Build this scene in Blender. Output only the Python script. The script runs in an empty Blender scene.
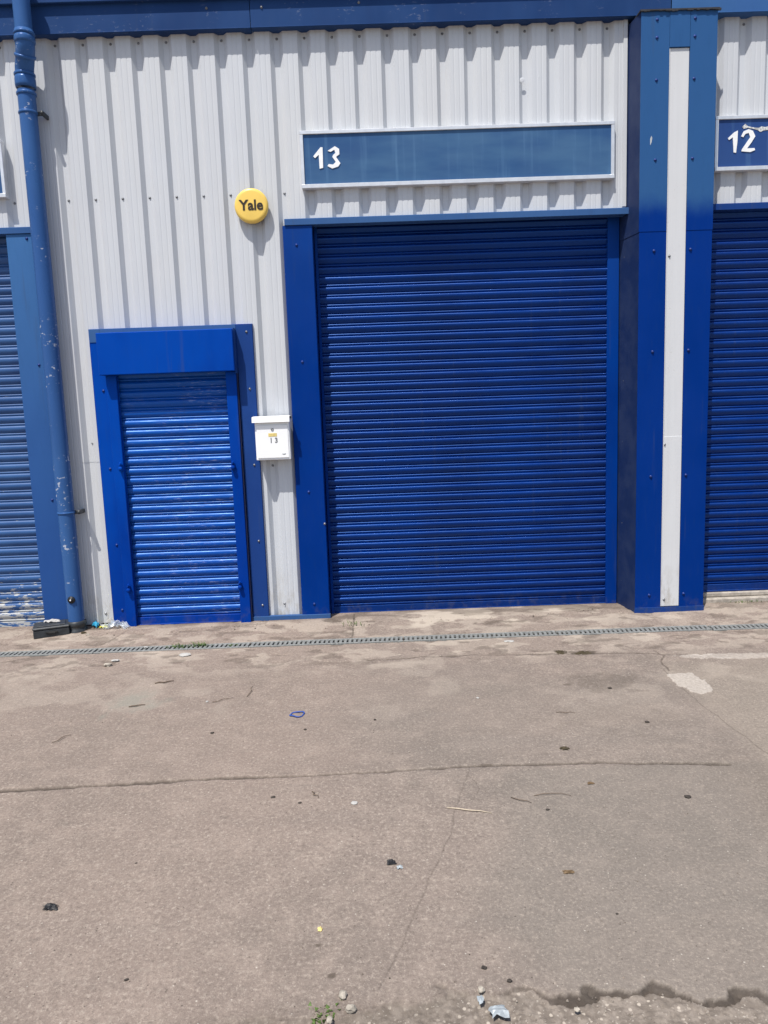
import bpy, bmesh, math, random
import numpy as np
from mathutils import Vector, Matrix
random.seed(7)
PI = math.pi
scene = bpy.context.scene
COL = scene.collection

# ------------------------------------------------------------------ materials
def srgb(r, g, b):
    f = lambda c: (c/255/12.92) if c/255 <= .04045 else ((c/255+.055)/1.055)**2.4
    return (f(r), f(g), f(b), 1)

class NT:
    def __init__(s, name):
        s.m = bpy.data.materials.new(name); s.m.use_nodes = True
        s.t = s.m.node_tree; s.b = s.t.nodes['Principled BSDF']
        s.pos = s.t.nodes.new('ShaderNodeNewGeometry').outputs['Position']
    def n(s, typ, **kw):
        nd = s.t.nodes.new(typ)
        for k, v in kw.items(): setattr(nd, k, v)
        return nd
    def link(s, a, b): s.t.links.new(a, b)
    def val(s, sock, v):
        if isinstance(v, bpy.types.NodeSocket): s.link(v, sock)
        else: sock.default_value = v
    def noise(s, scale, stretch=(1, 1, 1), detail=3, rough=.55, off=(0, 0, 0)):
        mp = s.n('ShaderNodeMapping'); s.link(s.pos, mp.inputs['Vector'])
        mp.inputs['Scale'].default_value = stretch; mp.inputs['Location'].default_value = off
        nz = s.n('ShaderNodeTexNoise'); nz.inputs['Scale'].default_value = scale
        nz.inputs['Detail'].default_value = detail; nz.inputs['Roughness'].default_value = rough
        s.link(mp.outputs[0], nz.inputs['Vector']); return nz.outputs['Fac']
    def ramp(s, fac, a, b, lo=0., hi=1.):
        r = s.n('ShaderNodeMapRange'); r.interpolation_type = 'SMOOTHSTEP'
        s.val(r.inputs[0], fac)
        for i, v in zip((1, 2, 3, 4), (a, b, lo, hi)): r.inputs[i].default_value = v
        return r.outputs[0]
    def mix(s, fac, a, b, mode='MIX'):
        x = s.n('ShaderNodeMix', data_type='RGBA', blend_type=mode)
        s.val(x.inputs[0], fac); s.val(x.inputs[6], a); s.val(x.inputs[7], b)
        return x.outputs[2]
    def math(s, op, a, b=0.):
        x = s.n('ShaderNodeMath', operation=op); s.val(x.inputs[0], a); s.val(x.inputs[1], b)
        return x.outputs[0]
    def axis(s, k):
        x = s.n('ShaderNodeSeparateXYZ'); s.link(s.pos, x.inputs[0]); return x.outputs[k]
    def bump(s, h, dist=.002, strength=1., prev=None):
        b = s.n('ShaderNodeBump'); s.link(h, b.inputs['Height'])
        b.inputs['Distance'].default_value = dist; b.inputs['Strength'].default_value = strength
        if prev: s.link(prev, b.inputs['Normal'])
        return b.outputs[0]
    def out(s, col, rough, normal=None, metal=0., spec=None, tint=None):
        s.val(s.b.inputs['Base Color'], col); s.val(s.b.inputs['Roughness'], rough)
        s.val(s.b.inputs['Metallic'], metal)
        if spec is not None: s.b.inputs['Specular IOR Level'].default_value = spec
        if tint: s.b.inputs['Specular Tint'].default_value = tint
        if normal: s.link(normal, s.b.inputs['Normal'])
        return s.m

FRESH = (.0005, .030, .235, 1); FADED = (.055, .155, .345, 1); MID = (.028, .085, .31, 1)

def paint(name, col, col2=None, rough=.38, chips=0., zsplit=None, wob=1., spec=.12, glint=0., zpale=None, tint=(.3, .45, 1, 1), grain=(1, 1, .4), aniso=0.):
    t = NT(name)
    big = t.noise(2.2, (1, 1, .7), 3); fine = t.noise(60, (1, 1, .15), 3)
    c = t.mix(t.ramp(big, .3, .7, 0, .35), col, tuple(min(1, x*1.25+.004) for x in col[:3]) + (1,))
    if zsplit is not None:                                   # a repainted lower part below a brushed line
        n = t.math('MULTIPLY', t.noise(9, (1, 1, .6), 4), .12)
        z = t.math('ADD', t.axis(2), n)
        c = t.mix(t.ramp(z, zsplit+.0, zsplit+.17), c, col2)
    elif col2 is not None:
        c = t.mix(t.ramp(t.noise(1.6, (1, 1, .5), 4, off=(3, 1, 7)), .38, .62), c, col2)
    if zpale is not None:                                    # weathering that grows up the sheet
        c = t.mix(t.ramp(t.axis(2), zpale[0], zpale[1], 0, zpale[2]), c, FADED)
    c = t.mix(t.ramp(fine, .5, .8, 0, .10), c, (.02, .05, .12, 1))
    if glint:  # white glints on the slats painted as noise streaks, stronger to the right
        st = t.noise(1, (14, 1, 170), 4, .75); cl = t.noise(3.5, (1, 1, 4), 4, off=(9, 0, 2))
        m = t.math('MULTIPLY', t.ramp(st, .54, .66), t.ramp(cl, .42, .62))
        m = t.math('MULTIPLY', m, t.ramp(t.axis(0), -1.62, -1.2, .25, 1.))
        c = t.mix(t.math('MULTIPLY', m, glint), c, srgb(205, 208, 222))
    if chips:
        ch = t.noise(38, (.8, 1, 1.4), 4, .6, off=(4, 4, 4)); cl = t.noise(5, (1, 1, 1), 2, off=(1, 7, 3))
        m = t.math('MULTIPLY', t.ramp(ch, .60, .635), t.ramp(cl, .5, .62))
        c = t.mix(t.math('MULTIPLY', m, chips), c, (.62, .64, .66, 1))
    r = t.ramp(t.noise(14, grain, 4), .3, .7, rough-.06, rough+.10)
    nb = t.bump(t.noise(4.5, (1, 1, .45), 2), .012*wob, .5)
    nb = t.bump(t.noise(260, (1, 1, .6), 2), .0006*min(1, wob+.2), .3, nb)
    if aniso:
        t.b.inputs['Anisotropic'].default_value = aniso
        cx = t.n('ShaderNodeCombineXYZ'); cx.inputs[0].default_value = 1.; t.link(cx.outputs[0], t.b.inputs['Tangent'])
    lowg = t.math('MULTIPLY', t.ramp(t.axis(2), .02, .16, .30, 0.), t.ramp(t.noise(16, (1, 1, .8), 5, .7, off=(2, 8, 1)), .46, .66))
    c = t.mix(lowg, c, (.09, .09, .10, 1))
    drip = t.math('MULTIPLY', t.ramp(t.noise(20, (1, 1, .05), 4, .6, off=(6, 2, 2)), .60, .74), .22)
    c = t.mix(drip, c, (.05, .07, .11, 1))
    return t.out(c, r, nb, spec=spec, tint=tint)

M = {}
M['fresh'] = paint('blue_gloss_paint', FRESH, (.001, .052, .34, 1), .36, wob=1.1)
M['frame'] = paint('blue_frame_paint', (.0003, .025, .18, 1), (.0005, .035, .23, 1), .34, wob=.9, zpale=(1.6, 2.9, .1))
M['pillar'] = paint('blue_pillar_paint', (.0003, .024, .175, 1), (.028, .092, .235, 1), .4, zsplit=2.70, wob=.8)
M['shutter'] = paint('shutter_blue_paint', (.0001, .0135, .110, 1), (.0002, .019, .14, 1), .28, wob=.06, spec=1., grain=(.3, 1, 4), tint=(.17, .40, 1, 1), aniso=.9)
M['door_shutter'] = paint('brushed_blue_paint', (.0004, .046, .27, 1), (.001, .062, .33, 1), .36, wob=.1, spec=.7, glint=.5, grain=(.5, 1, 6), tint=(.34, .62, 1, 1), aniso=.6)
M['old_shutter'] = paint('weathered_shutter_paint', (.045, .13, .36, 1), (.06, .17, .40, 1), .42, chips=.0)
M['faded'] = paint('faded_blue_paint', (.035, .09, .23, 1), (.045, .11, .26, 1), .42, wob=.8)
M['mid'] = paint('worn_blue_paint', (.012, .042, .18, 1), (.018, .058, .22, 1), .4, wob=.8)
M['left_frame'] = paint('pale_blue_frame_paint', (.016, .055, .21, 1), (.022, .072, .24, 1), .4, zpale=(.2, 3.0, .85))
M['fascia'] = paint('navy_fascia_paint', (.014, .040, .125, 1), (.02, .055, .16, 1), .45, chips=.08)
M['fascia_pale'] = paint('pale_fascia_paint', (.036, .10, .26, 1), (.045, .12, .28, 1), .45)
M['pipe'] = paint('pipe_blue_paint', (.028, .082, .23, 1), (.038, .105, .27, 1), .3, chips=.55, wob=.3, spec=.35)

def old_shutter_mat():      # paint worn off near the ground
    t = NT('worn_old_shutter_paint')
    c = t.mix(t.ramp(t.noise(3), .35, .65), (.024, .078, .22, 1), (.034, .10, .26, 1))
    ch = t.noise(16, (.7, 1, 3.2), 5, .7)
    z = t.ramp(t.axis(2), .02, .62, .14, -.08)
    m = t.ramp(t.math('ADD', ch, z), .60, .64)
    c = t.mix(t.math('MULTIPLY', m, .85), c, (.45, .45, .42, 1))
    return t.out(c, .42, t.bump(t.noise(120), .0006, .4), spec=.3)
M['old_shutter'] = old_shutter_mat()

def clad(name, base, grime=1.):
    t = NT(name)
    v = t.noise(30, (1, 1, .03), 4, .6); b = t.noise(1.3, (1, 1, .5), 4)
    xs_ = t.noise(3.2, (1, 1, .02), 2, off=(4, 4, 0))
    c = t.mix(t.ramp(v, .35, .75, 0, .35), base, tuple(x*.86 for x in base[:3]) + (1,))
    c = t.mix(t.ramp(b, .4, .7, 0, .3), c, (.56, .56, .54, 1))
    c = t.mix(t.ramp(xs_, .45, .7, 0, .3), c, (.52, .53, .55, 1))
    low = t.ramp(t.axis(2), .0, .5, .55*grime, 0.)
    d = t.math('MULTIPLY', t.ramp(t.noise(22, (1, 1, .35), 5, .7), .42, .66), low)
    c = t.mix(d, c, (.33, .30, .25, 1))
    sp = t.math('MULTIPLY', t.ramp(t.noise(75, (1, 1, .8), 4, .6, off=(5, 2, 1)), .67, .72), .35*grime)
    c = t.mix(sp, c, (.35, .33, .30, 1))
    nb = t.bump(t.noise(3, (1, 1, .5), 2), .012, .5)
    return t.out(c, t.ramp(v, .3, .7, .42, .55), nb, spec=.35)
M['clad'] = clad('white_coated_steel', (.53, .555, .59, 1))
M['strip'] = clad('white_facing_steel', (.58, .59, .605, 1), 1.3)

def simple(name, col, rough=.5, metal=0., var=.25, scale=20, bump=.001, spec=.4, col2=None):
    t = NT(name)
    c2 = col2 or tuple(x*(1-var) for x in col[:3]) + (1,)
    nz = t.noise(scale, detail=4)
    c = t.mix(t.ramp(nz, .35, .65), col, c2)
    return t.out(c, rough, t.bump(t.noise(scale*3), bump, .5), metal, spec)
M['alu'] = simple('aluminium_trim', (.72, .73, .75, 1), .38, .55, .1)
M['galv'] = simple('galvanised_steel', (.27, .28, .27, 1), .6, .15, .35, 60)
M['screw'] = simple('weathered_screw', (.25, .26, .28, 1), .4, .6, .3)
M['blue_screw'] = simple('blue_painted_screw', (.004, .03, .19, 1), .5, 0, .2)
M['white'] = simple('white_letterbox_paint', (.86, .87, .88, 1), .3, 0, .03, 8, .0003)
M['bitumen'] = simple('black_sealant', (.03, .03, .035, 1), .7)
M['black_plastic'] = simple('dark_grey_plastic', (.035, .04, .045, 1), .45, 0, .3, 30, .0008)
M['black'] = simple('black_rubber', (.012, .012, .013, 1), .45)
M['yellow'] = simple('yellow_plastic', (.84, .58, .13, 1), .32, 0, .08, 6, .0003)
M['ink'] = simple('black_ink', (.03, .02, .012, 1), .5)
M['grey_ink'] = simple('grey_ink', (.16, .17, .18, 1), .5)
M['label'] = simple('yellow_label', (.75, .60, .22, 1), .5)
M['pale_ink'] = simple('pale_grey_ink', (.5, .53, .55, 1), .5)
M['lettering'] = simple('white_lettering', (.83, .84, .84, 1), .45, 0, .05)
M['peeling'] = simple('peeling_film', (.7, .71, .70, 1), .6, 0, .6, 90, .003)
M['dark_void'] = simple('dark_interior', (.02, .02, .022, 1), .8)
M['dull_navy'] = simple('dull_navy_paint', (.010, .024, .085, 1), .5, 0, .3, 6, .001, .2, (.022, .038, .10, 1))
M['seam'] = simple('dark_blue_gap', (.004, .010, .055, 1), .7)
M['roof'] = simple('grey_roof_sheet', (.3, .31, .32, 1), .6)
M['stone'] = simple('pale_stone', (.40, .36, .30, 1), .8, 0, .3, 60, .002)
M['white_scrap'] = simple('white_scrap', (.42, .41, .39, 1), .6, 0, .1)
M['wood'] = simple('dead_twig', (.17, .125, .09, 1), .8, 0, .4, 90)
M['dry'] = simple('dry_straw', (.50, .42, .32, 1), .8, 0, .2, 90)
M['leaf'] = simple('brown_leaf', (.17, .11, .055, 1), .7, 0, .4, 90)
M['tar'] = simple('black_scrap', (.02, .02, .022, 1), .5, 0, .3, 90, .003)
M['blue_rubber'] = simple('blue_band', (.03, .09, .38, 1), .5)
M['cyan'] = simple('cyan_wrapper', (.02, .30, .50, 1), .35)
M['lime'] = simple('yellow_wrapper', (.65, .62, .08, 1), .35)
M['foil'] = simple('silver_foil', (.36, .40, .42, 1), .5, .15, .2, 60, .002)
M['moss'] = simple('brown_moss', (.07, .055, .03, 1), .95, 0, .4, 120, .003)
M['crumb'] = simple('dirt_crumb', (.06, .05, .042, 1), .9, 0, .5, 150, .003)
M['grass'] = simple('grass_blade', (.10, .17, .035, 1), .6, 0, .5, 40)
t = NT('clear_film'); t.b.inputs['Transmission Weight'].default_value = .75
t.b.inputs['Alpha'].default_value = .55
M['film'] = t.out((.75, .82, .9, 1), .25)

def sign_mat(name, a, b):
    t = NT(name)
    c = t.mix(t.ramp(t.noise(1.3, (.8, 1, 3.), 4, off=(3, 0, 5)), .35, .68), a, b)
    c = t.mix(t.ramp(t.noise(26, (1, 1, .06), 3), .5, .8, 0, .22), c, (.14, .28, .45, 1))
    return t.out(c, t.ramp(t.noise(5), .3, .7, .28, .45), spec=.2)
M['sign'] = sign_mat('weathered_blue_sign_film', (.026, .078, .20, 1), (.055, .13, .25, 1))
M['sign2'] = sign_mat('blue_sign_film', (.02, .055, .19, 1), (.024, .065, .21, 1))

# ------------------------------------------------------------------ mesh helpers
WL = {}                                        # world location of every parent
def bx(bm, x0, x1, y0, y1, z0, z1, bev=0., seg=1):
    vs = [bm.verts.new(p) for p in ((x0,y0,z0),(x1,y0,z0),(x1,y1,z0),(x0,y1,z0),(x0,y0,z1),(x1,y0,z1),(x1,y1,z1),(x0,y1,z1))]
    fs = [bm.faces.new([vs[i] for i in q]) for q in ((0,3,2,1),(4,5,6,7),(0,1,5,4),(1,2,6,5),(2,3,7,6),(3,0,4,7))]
    if bev:
        es = list({e for f in fs for e in f.edges})
        bmesh.ops.bevel(bm, geom=es, offset=bev, segments=seg, affect='EDGES', profile=.5)
def B(*boxes, bev=.0015):
    bm = bmesh.new()
    for b in boxes: bx(bm, *b, bev=bev)
    return bm
def lathe(bm, c, axis, prof, n=28, smooth=True):
    """rings (distance along axis, radius) from c"""
    a = Vector(axis).normalized(); u = a.orthogonal().normalized(); w = a.cross(u); c = Vector(c)
    rings = []
    for d, r in prof:
        if r < 1e-6: rings.append([bm.verts.new(c + a*d)])
        else: rings.append([bm.verts.new(c + a*d + (u*math.cos(2*PI*k/n) + w*math.sin(2*PI*k/n))*r) for k in range(n)])
    for A, Bq in zip(rings, rings[1:]):
        for k in range(n):
            q = [A[k % len(A)], A[(k+1) % n % len(A)], Bq[(k+1) % n % len(Bq)], Bq[k % len(Bq)]]
            q = list(dict.fromkeys(q))
            if len(q) > 2:
                f = bm.faces.new(q); f.smooth = smooth
def tube(bm, pts, r, n=12, caps=True):
    pts = [Vector(p) for p in pts]; rings = []
    u = None
    for i, p in enumerate(pts):
        d = (pts[min(i+1, len(pts)-1)] - pts[max(i-1, 0)]).normalized()
        u = (u - d*u.dot(d)).normalized() if u else d.orthogonal().normalized()
        w = d.cross(u); rr = r[i] if isinstance(r, (list, tuple)) else r
        rings.append([bm.verts.new(p + (u*math.cos(2*PI*k/n) + w*math.sin(2*PI*k/n))*rr) for k in range(n)])
    for A, Bq in zip(rings, rings[1:]):
        for k in range(n):
            f = bm.faces.new([A[k], A[(k+1) % n], Bq[(k+1) % n], Bq[k]]); f.smooth = True
    if caps:
        bm.faces.new(rings[0][::-1]); bm.faces.new(rings[-1])
def prism(bm, pts, y0, y1):
    """polygon of (x,z) extruded in y"""
    a = [bm.verts.new((x, y0, z)) for x, z in pts]; b = [bm.verts.new((x, y1, z)) for x, z in pts]
    n = len(pts); bm.faces.new(a); bm.faces.new(b[::-1])
    for k in range(n): bm.faces.new([a[k], b[k], b[(k+1) % n], a[(k+1) % n]])
def obj(name, bm, mat, parent=None, loc=(0, 0, 0)):
    """links bm (world coordinates) as one mesh; its origin is the parent's, or loc at top level"""
    off = WL[parent.name] if parent else Vector(loc)
    bmesh.ops.recalc_face_normals(bm, faces=bm.faces)
    bmesh.ops.translate(bm, verts=bm.verts, vec=-off)
    me = bpy.data.meshes.new(name); bm.to_mesh(me); bm.free()
    if mat: me.materials.append(mat)
    o = bpy.data.objects.new(name, me); COL.objects.link(o)
    if parent: o.parent = parent; WL[o.name] = off.copy()
    else: o.location = off; WL[o.name] = off.copy()
    return o
def tag(o, label, cat, group=None):
    o['label'] = label; o['category'] = cat
    if group: o['group'] = group
    return o
def thing(name, label, cat, loc=(0, 0, 0), group=None):
    o = bpy.data.objects.new(name, None); COL.objects.link(o); o.location = loc; o.empty_display_size = .1
    WL[o.name] = Vector(loc); return tag(o, label, cat, group)
def struct(o): o['kind'] = 'structure'; return o

# ------------------------------------------------------------------ screws shared mesh
def screw_mesh(name, mat, r=.0085):
    bm = bmesh.new()
    lathe(bm, (0, 0, 0), (0, -1, 0), [(0, r), (.0015, r), (.0018, r*.62), (.006, r*.58), (.0075, r*.3), (.0078, 0)], 10)
    me = bpy.data.meshes.new(name); bmesh.ops.recalc_face_normals(bm, faces=bm.faces); bm.to_mesh(me); bm.free()
    me.materials.append(mat); return me
SM = {'screw': screw_mesh('screw', M['screw'], .0085), 'blue': screw_mesh('blue_screw', M['blue_screw'], .010)}
def screws(parent, kind, pts):
    for x, y, z in pts:
        o = bpy.data.objects.new('screw', SM[kind]); COL.objects.link(o); o.parent = parent
        o.location = Vector((x, y, z)) - WL[parent.name]

# ------------------------------------------------------------------ industrial building
bld = thing('industrial_building', 'row of industrial units clad in white ribbed steel with blue roller shutters', 'building', (0, 0, 0))
PITCH = .1797; X0 = -1.98
def clad_profile(xa, xb):
    pts = []
    k0 = int((xa-X0)/PITCH)-2; k1 = int((xb-X0)/PITCH)+2
    for k in range(k0, k1+1):
        c = X0 + k*PITCH - .002
        pts += [(c-.043, 0), (c-.017, .03), (c+.017, .03), (c+.043, 0), (c+.066, 0), (c+.069, .0012), (c+.075, .0012), (c+.078, 0), (c+.102, 0), (c+.105, .0012), (c+.111, .0012), (c+.114, 0)]
    out = []
    for (x1, y1), (x2, y2) in zip(pts, pts[1:]):
        if x2 <= xa or x1 >= xb: continue
        for t0 in (xa, ):
            if x1 < xa < x2: x1, y1 = xa, y1+(y2-y1)*(xa-x1)/(x2-x1)
        if x1 < xb < x2: y2 = y1+(y2-y1)*(xb-x1)/(x2-x1); x2 = xb
        if not out: out.append((x1, y1))
        out.append((x2, y2))
    return out
def clad_sheet(bm, xa, xb, za, zb, dy=0.):
    pr = clad_profile(xa, xb)
    nz = max(1, int((zb-za)/.5)); zs = [za+(zb-za)*k/nz for k in range(nz+1)]
    rows = [[bm.verts.new((x, y+dy, z)) for x, y in pr] for z in zs]
    for r0, r1 in zip(rows, rows[1:]):
        for i in range(len(pr)-1): bm.faces.new([r0[i], r0[i+1], r1[i+1], r1[i]])
def cladding(parts):
    bm = bmesh.new()
    for p in parts: clad_sheet(bm, *p)
    return bm
TOPZ = 4.0
c1 = obj('cladding', cladding([(-2.21, -1.86, .03, 1.2), (-2.21, -1.86, 1.19, TOPZ, -.0015), (-1.86, -.83, 2.0, TOPZ, -.0015), (-.83, -.45, .03, 1.18), (-.83, -.56, 1.17, TOPZ, -.0015), (-.56, 1.735, 2.73, TOPZ, -.0015)]), M['clad'], bld)
c2 = obj('cladding', cladding([(-4.5, -2.211, 2.74, TOPZ), (-6.5, -4.5, .03, TOPZ)]), M['clad'], bld)
c3 = obj('cladding', cladding([(2.2, 4.5, 2.74, TOPZ), (4.5, 6.5, .03, TOPZ)]), M['clad'], bld)
pts = [(X0+k*PITCH, .0285, 2.935) for k in range(9)] + [(X0+k*PITCH, .0285, 3.893) for k in range(-1, 21)]
pts += [(X0, .0285, .10), (X0+7*PITCH, .0285, 1.12), (-.69, .0, .13), (-1.9, 0, .095), (-1.965, .0285, 1.32)]
screws(c1, 'screw', pts)
screws(c2, 'screw', [(X0-k*PITCH, .0285, 3.893) for k in range(2, 6)] + [(X0-2*PITCH, .0285, 2.93)])
screws(c3, 'screw', [(X0+k*PITCH, .0285, 3.893) for k in range(24, 29)])
for dx_, dz_, q in ((1.05, 3.585, .016), (1.16, 3.60, .012)):
    bm = bmesh.new(); lathe(bm, (dx_, -.0005, dz_), (0, -1, 0), [(0, q), (.0009, q*.8), (.0016, q*.4), (.0008, 0)], 12); obj('dent', bm, M['clad'], c1)
bm = bmesh.new(); prism(bm, [(1.835, 3.10), (1.843, 3.118), (1.848, 3.145), (1.842, 3.158), (1.834, 3.14)], -.1735, -.1725); chip = bm
obj('corner_trim', B((1.712, 1.738, -.012, .02, 2.77, 3.99)), M['clad'], bld)
obj('light_stop_panel', B((-6.5, -.001, .36, .5, 0, 4.2), (.001, 6.5, .36, .5, 0, 4.2), bev=0), M['dark_void'], bld)  # unseen dark panel added behind the openings to stop light leaking through
obj('side_wall', B((-6.6, -6.5, 0, 9, 0, 4.6)), M['clad'], bld); obj('side_wall', B((6.5, 6.6, 0, 9, 0, 4.6)), M['clad'], bld)
bm = bmesh.new()
a = [bm.verts.new(p) for p in ((-6.7, -.02, 4.22), (6.7, -.02, 4.22), (6.7, 9, 5.3), (-6.7, 9, 5.3))]; bm.faces.new(a)
b = [bm.verts.new(p) for p in ((-6.7, -.02, 4.16), (6.7, -.02, 4.16), (6.7, 9, 5.24), (-6.7, 9, 5.24))]; bm.faces.new(b[::-1])
for k in range(4): bm.faces.new([a[k], b[k], b[(k+1) % 4], a[(k+1) % 4]])
obj('roof', bm, M['roof'], bld)
# fascia: L shaped flashing with a soffit, a gutter above
def fascia(x0, x1, y, ztop, zb=3.925):
    return B((x0, x1, y, y+.004, zb, ztop), (x0, x1, y+.004, .04, zb+.002, zb+.006), (x0, x1, y-.004, y, zb, zb+.006))
f1 = obj('fascia_panel', fascia(-6.5, -.697, -.055, 4.2), M['fascia'], bld)
f2 = obj('fascia_panel', fascia(-.694, 2.0, -.0565, 4.2), M['fascia'], bld)
f3 = obj('fascia_panel', fascia(2.003, 6.5, -.062, 4.2), M['fascia_pale'], bld)  # paler paint tint than the other two panels
f3['label'] = 'paler blue fascia panel'
screws(f1, 'screw', [(-.97, -.056, 4.05)]); screws(f2, 'screw', [(-.62, -.058, 4.045), (.0, -.058, 4.055)])
g = bmesh.new()
bx(g, -6.5, 2.0, -.085, -.048, 4.095, 4.20, .004); bx(g, -6.5, 2.0, -.093, -.083, 4.185, 4.205, .002)
obj('gutter', g, M['fascia'], bld)
# pillar ------------------------------------------------------------
PL, PR, PY = 1.772, 2.250, -.17
def pil_shell(z0, z1, e=0.):
    return [(PL-e, 1.95, PY-e, PY+.014, z0, z1), (2.081, PR+e, PY-e, PY+.014, z0, z1), (PL-e, PL+.004, PY+.014, .12, z0, z1), (PR-.004, PR+e, PY+.014, .12, z0, z1)]
# side return flares a little to the wall at the left: drawn as sheet prism
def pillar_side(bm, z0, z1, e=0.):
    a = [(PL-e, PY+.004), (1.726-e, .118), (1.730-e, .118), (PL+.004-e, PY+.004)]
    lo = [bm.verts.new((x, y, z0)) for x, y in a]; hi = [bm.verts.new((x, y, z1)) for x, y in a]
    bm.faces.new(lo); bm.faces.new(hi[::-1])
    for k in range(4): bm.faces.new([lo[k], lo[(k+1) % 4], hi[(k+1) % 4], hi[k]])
bm = bmesh.new()
for z0, z1, e in ((.012, 2.572, 0.), (2.568, 3.895, .0025)):
    for q in pil_shell(z0, z1, e):
        if q[0] == PL-e and q[1] == PL+.004: continue
        bx(bm, *q, bev=.0015)
bx(bm, 1.9505, 2.079, PY-.0045, PY+.014, 3.682, 3.895, .0015)
pil = obj('pillar', bm, M['pillar'], bld)
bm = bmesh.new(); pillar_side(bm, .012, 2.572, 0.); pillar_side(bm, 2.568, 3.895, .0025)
obj('side_panel', bm, M['dull_navy'], pil)  # side return in a duller, greyer navy than the front
fs = obj('facing_strip', B((1.9515, 2.0795, PY+.006, PY+.012, 1.232, 3.68), (1.9515, 2.0795, PY+.0045, PY+.0105, .052, 1.234), (1.9515, 1.957, PY+.001, PY+.006, .052, 3.68)), M['strip'], pil)
obj('paint_chip', chip, M['pale_ink'], pil)
obj('base_trim', B((PL-.004, PR+.004, PY-.006, PY-.001, .008, .05), (PL-.004, PR+.004, PY-.001, PY+.01, .008, .03)), M['mid'], pil)
bm = bmesh.new(); bx(bm, PL-.012, PR+.01, PY-.012, -.06, 3.896, 3.904)
for k in range(26):
    x = PL-.01+k*.0195; h = random.uniform(.001, .008); bx(bm, x, x+.019, PY-.013-random.uniform(0, .004), PY, 3.896-h, 3.899)
obj('sealant_cap', bm, M['bitumen'], pil)
PZ = (3.845, 3.74, 3.49, 3.01, 2.447, 1.8, .966, .137)
screws(pil, 'blue', [(1.869, PY-.003, z) for z in PZ] + [(2.109, PY-.003, z+.002) for z in PZ])
screws(pil, 'screw', [(1.973, PY+.005, 2.412), (1.962, PY+.004, 1.18), (1.975, PY+.004, .10)])
for z, s in ((2.45, .008), (1.62, .011), (1.2, .006), (.62, .009), (.2, .006)):
    bm = bmesh.new(); lathe(bm, (1.749, .03, z), (-1, 0, 0), [(-.01, s*.7), (.008, s*.6), (.010, 0)], 8)
    obj('side_fixing', bm, M['screw'], pil)

# roller shutters --------------------------------------------------
def slat_curtain(bm, x0, x1, z0, z1, y, pitch=.067, depth=.0125, jit=.0006, ex=.92):
    n = int(round((z1-z0)/pitch)); p = (z1-z0)/n
    for k in range(n):
        zt = z1-k*p; dj = random.uniform(-jit, jit); tz = [random.uniform(-jit, jit) for _ in range(4)]
        def sec(pts):
            nx = 3; cols = []
            for j in range(nx+1):
                x = x0+(x1-x0)*j/nx
                cols.append([bm.verts.new((x, y-o+dj, zt-s*p+tz[j])) for s, o in pts])
            for A, Bq in zip(cols, cols[1:]):
                for i in range(len(pts)-1):
                    f = bm.faces.new([A[i], A[i+1], Bq[i+1], Bq[i]]); f.smooth = True
        m = 12
        sec([(.0+.73*i/m, .001+depth*math.sin(PI*(i/m)**ex)**.75) for i in range(m+1)])
        sec([(.73, .001), (.735, -.003), (.75, -.003)])
        sec([(.75+.25*i/6, -.003+.009*math.sin(PI*(.12+.76*i/6))) for i in range(7)])
        sec([(1.0, .000), (1.0, .001)])
def roller(x0, x1, z0, z1, y, mat, railmat, barmat=None, rails=((0, 0), (0, 0)), pitch=.067, depth=.0125, ex=.92):
    bm = bmesh.new(); slat_curtain(bm, x0, x1, z0+.055, z1, y, pitch, depth, ex=ex)
    r = obj('roller_shutter', bm, mat, bld)
    obj('bottom_bar', B((x0, x1, y-.013, y+.01, z0+.004, z0+.053), (x0, x1, y-.022, y-.0135, z0, z0+.012)), barmat or mat, r)
    for a, b in rails:
        if b > a: obj('guide_rail', B((a, b, y-.032, y-.026, z0, z1), (a, a+.004, y-.026, y+.03, z0, z1), (b-.004, b, y-.026, y+.03, z0, z1)), railmat, r)
    return r
rs = roller(-.345, 1.658, .012, 2.80, .115, M['shutter'], M['frame'], None, ((1.645, 1.724), (-.362, -.343)), depth=.016, ex=.62)
rs['label'] = 'middle deep blue roller shutter, tall and wide'
ls = roller(-4.4, -2.39, .0, 2.80, .075, M['old_shutter'], M['left_frame'], None, ((-2.40, -2.382),), ex=.75)
ls['label'] = 'left pale blue roller shutter with chipped lower slats'
r12 = roller(2.24, 4.4, .088, 2.80, .055, M['shutter'], M['frame'], None, ((2.225, 2.26), (4.35, 4.4)), depth=.016, ex=.62)
r12['label'] = 'right deep blue roller shutter of the unit beyond the pillar'
# lintel soffit boxes that close the recess above the curtains
for x0, x1 in ((-4.4, -2.2), (-.56, 1.735), (2.26, 4.4)):
    obj('soffit', B((x0, x1, .05, .3, 2.80, 2.83)), M['dark_void'], bld)
h1 = obj('head_flashing', B((-.548, 1.752, -.032, -.028, 2.717, 2.757), (-.548, 1.752, -.028, .06, 2.755, 2.759), (-.548, 1.735, -.028, .05, 2.717, 2.721)), M['faded'], bld)
obj('head_flashing', B((-4.6, -2.215, -.032, -.028, 2.722, 2.762), (-4.6, -2.215, -.028, .06, 2.76, 2.764), (-4.6, -2.215, -.028, .05, 2.722, 2.726)), M['faded'], bld)
obj('head_flashing', B((2.262, 4.6, -.032, -.028, 2.722, 2.762), (2.262, 4.6, -.028, .06, 2.76, 2.764), (2.262, 4.6, -.028, .05, 2.722, 2.726)), M['mid'], bld)
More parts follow.
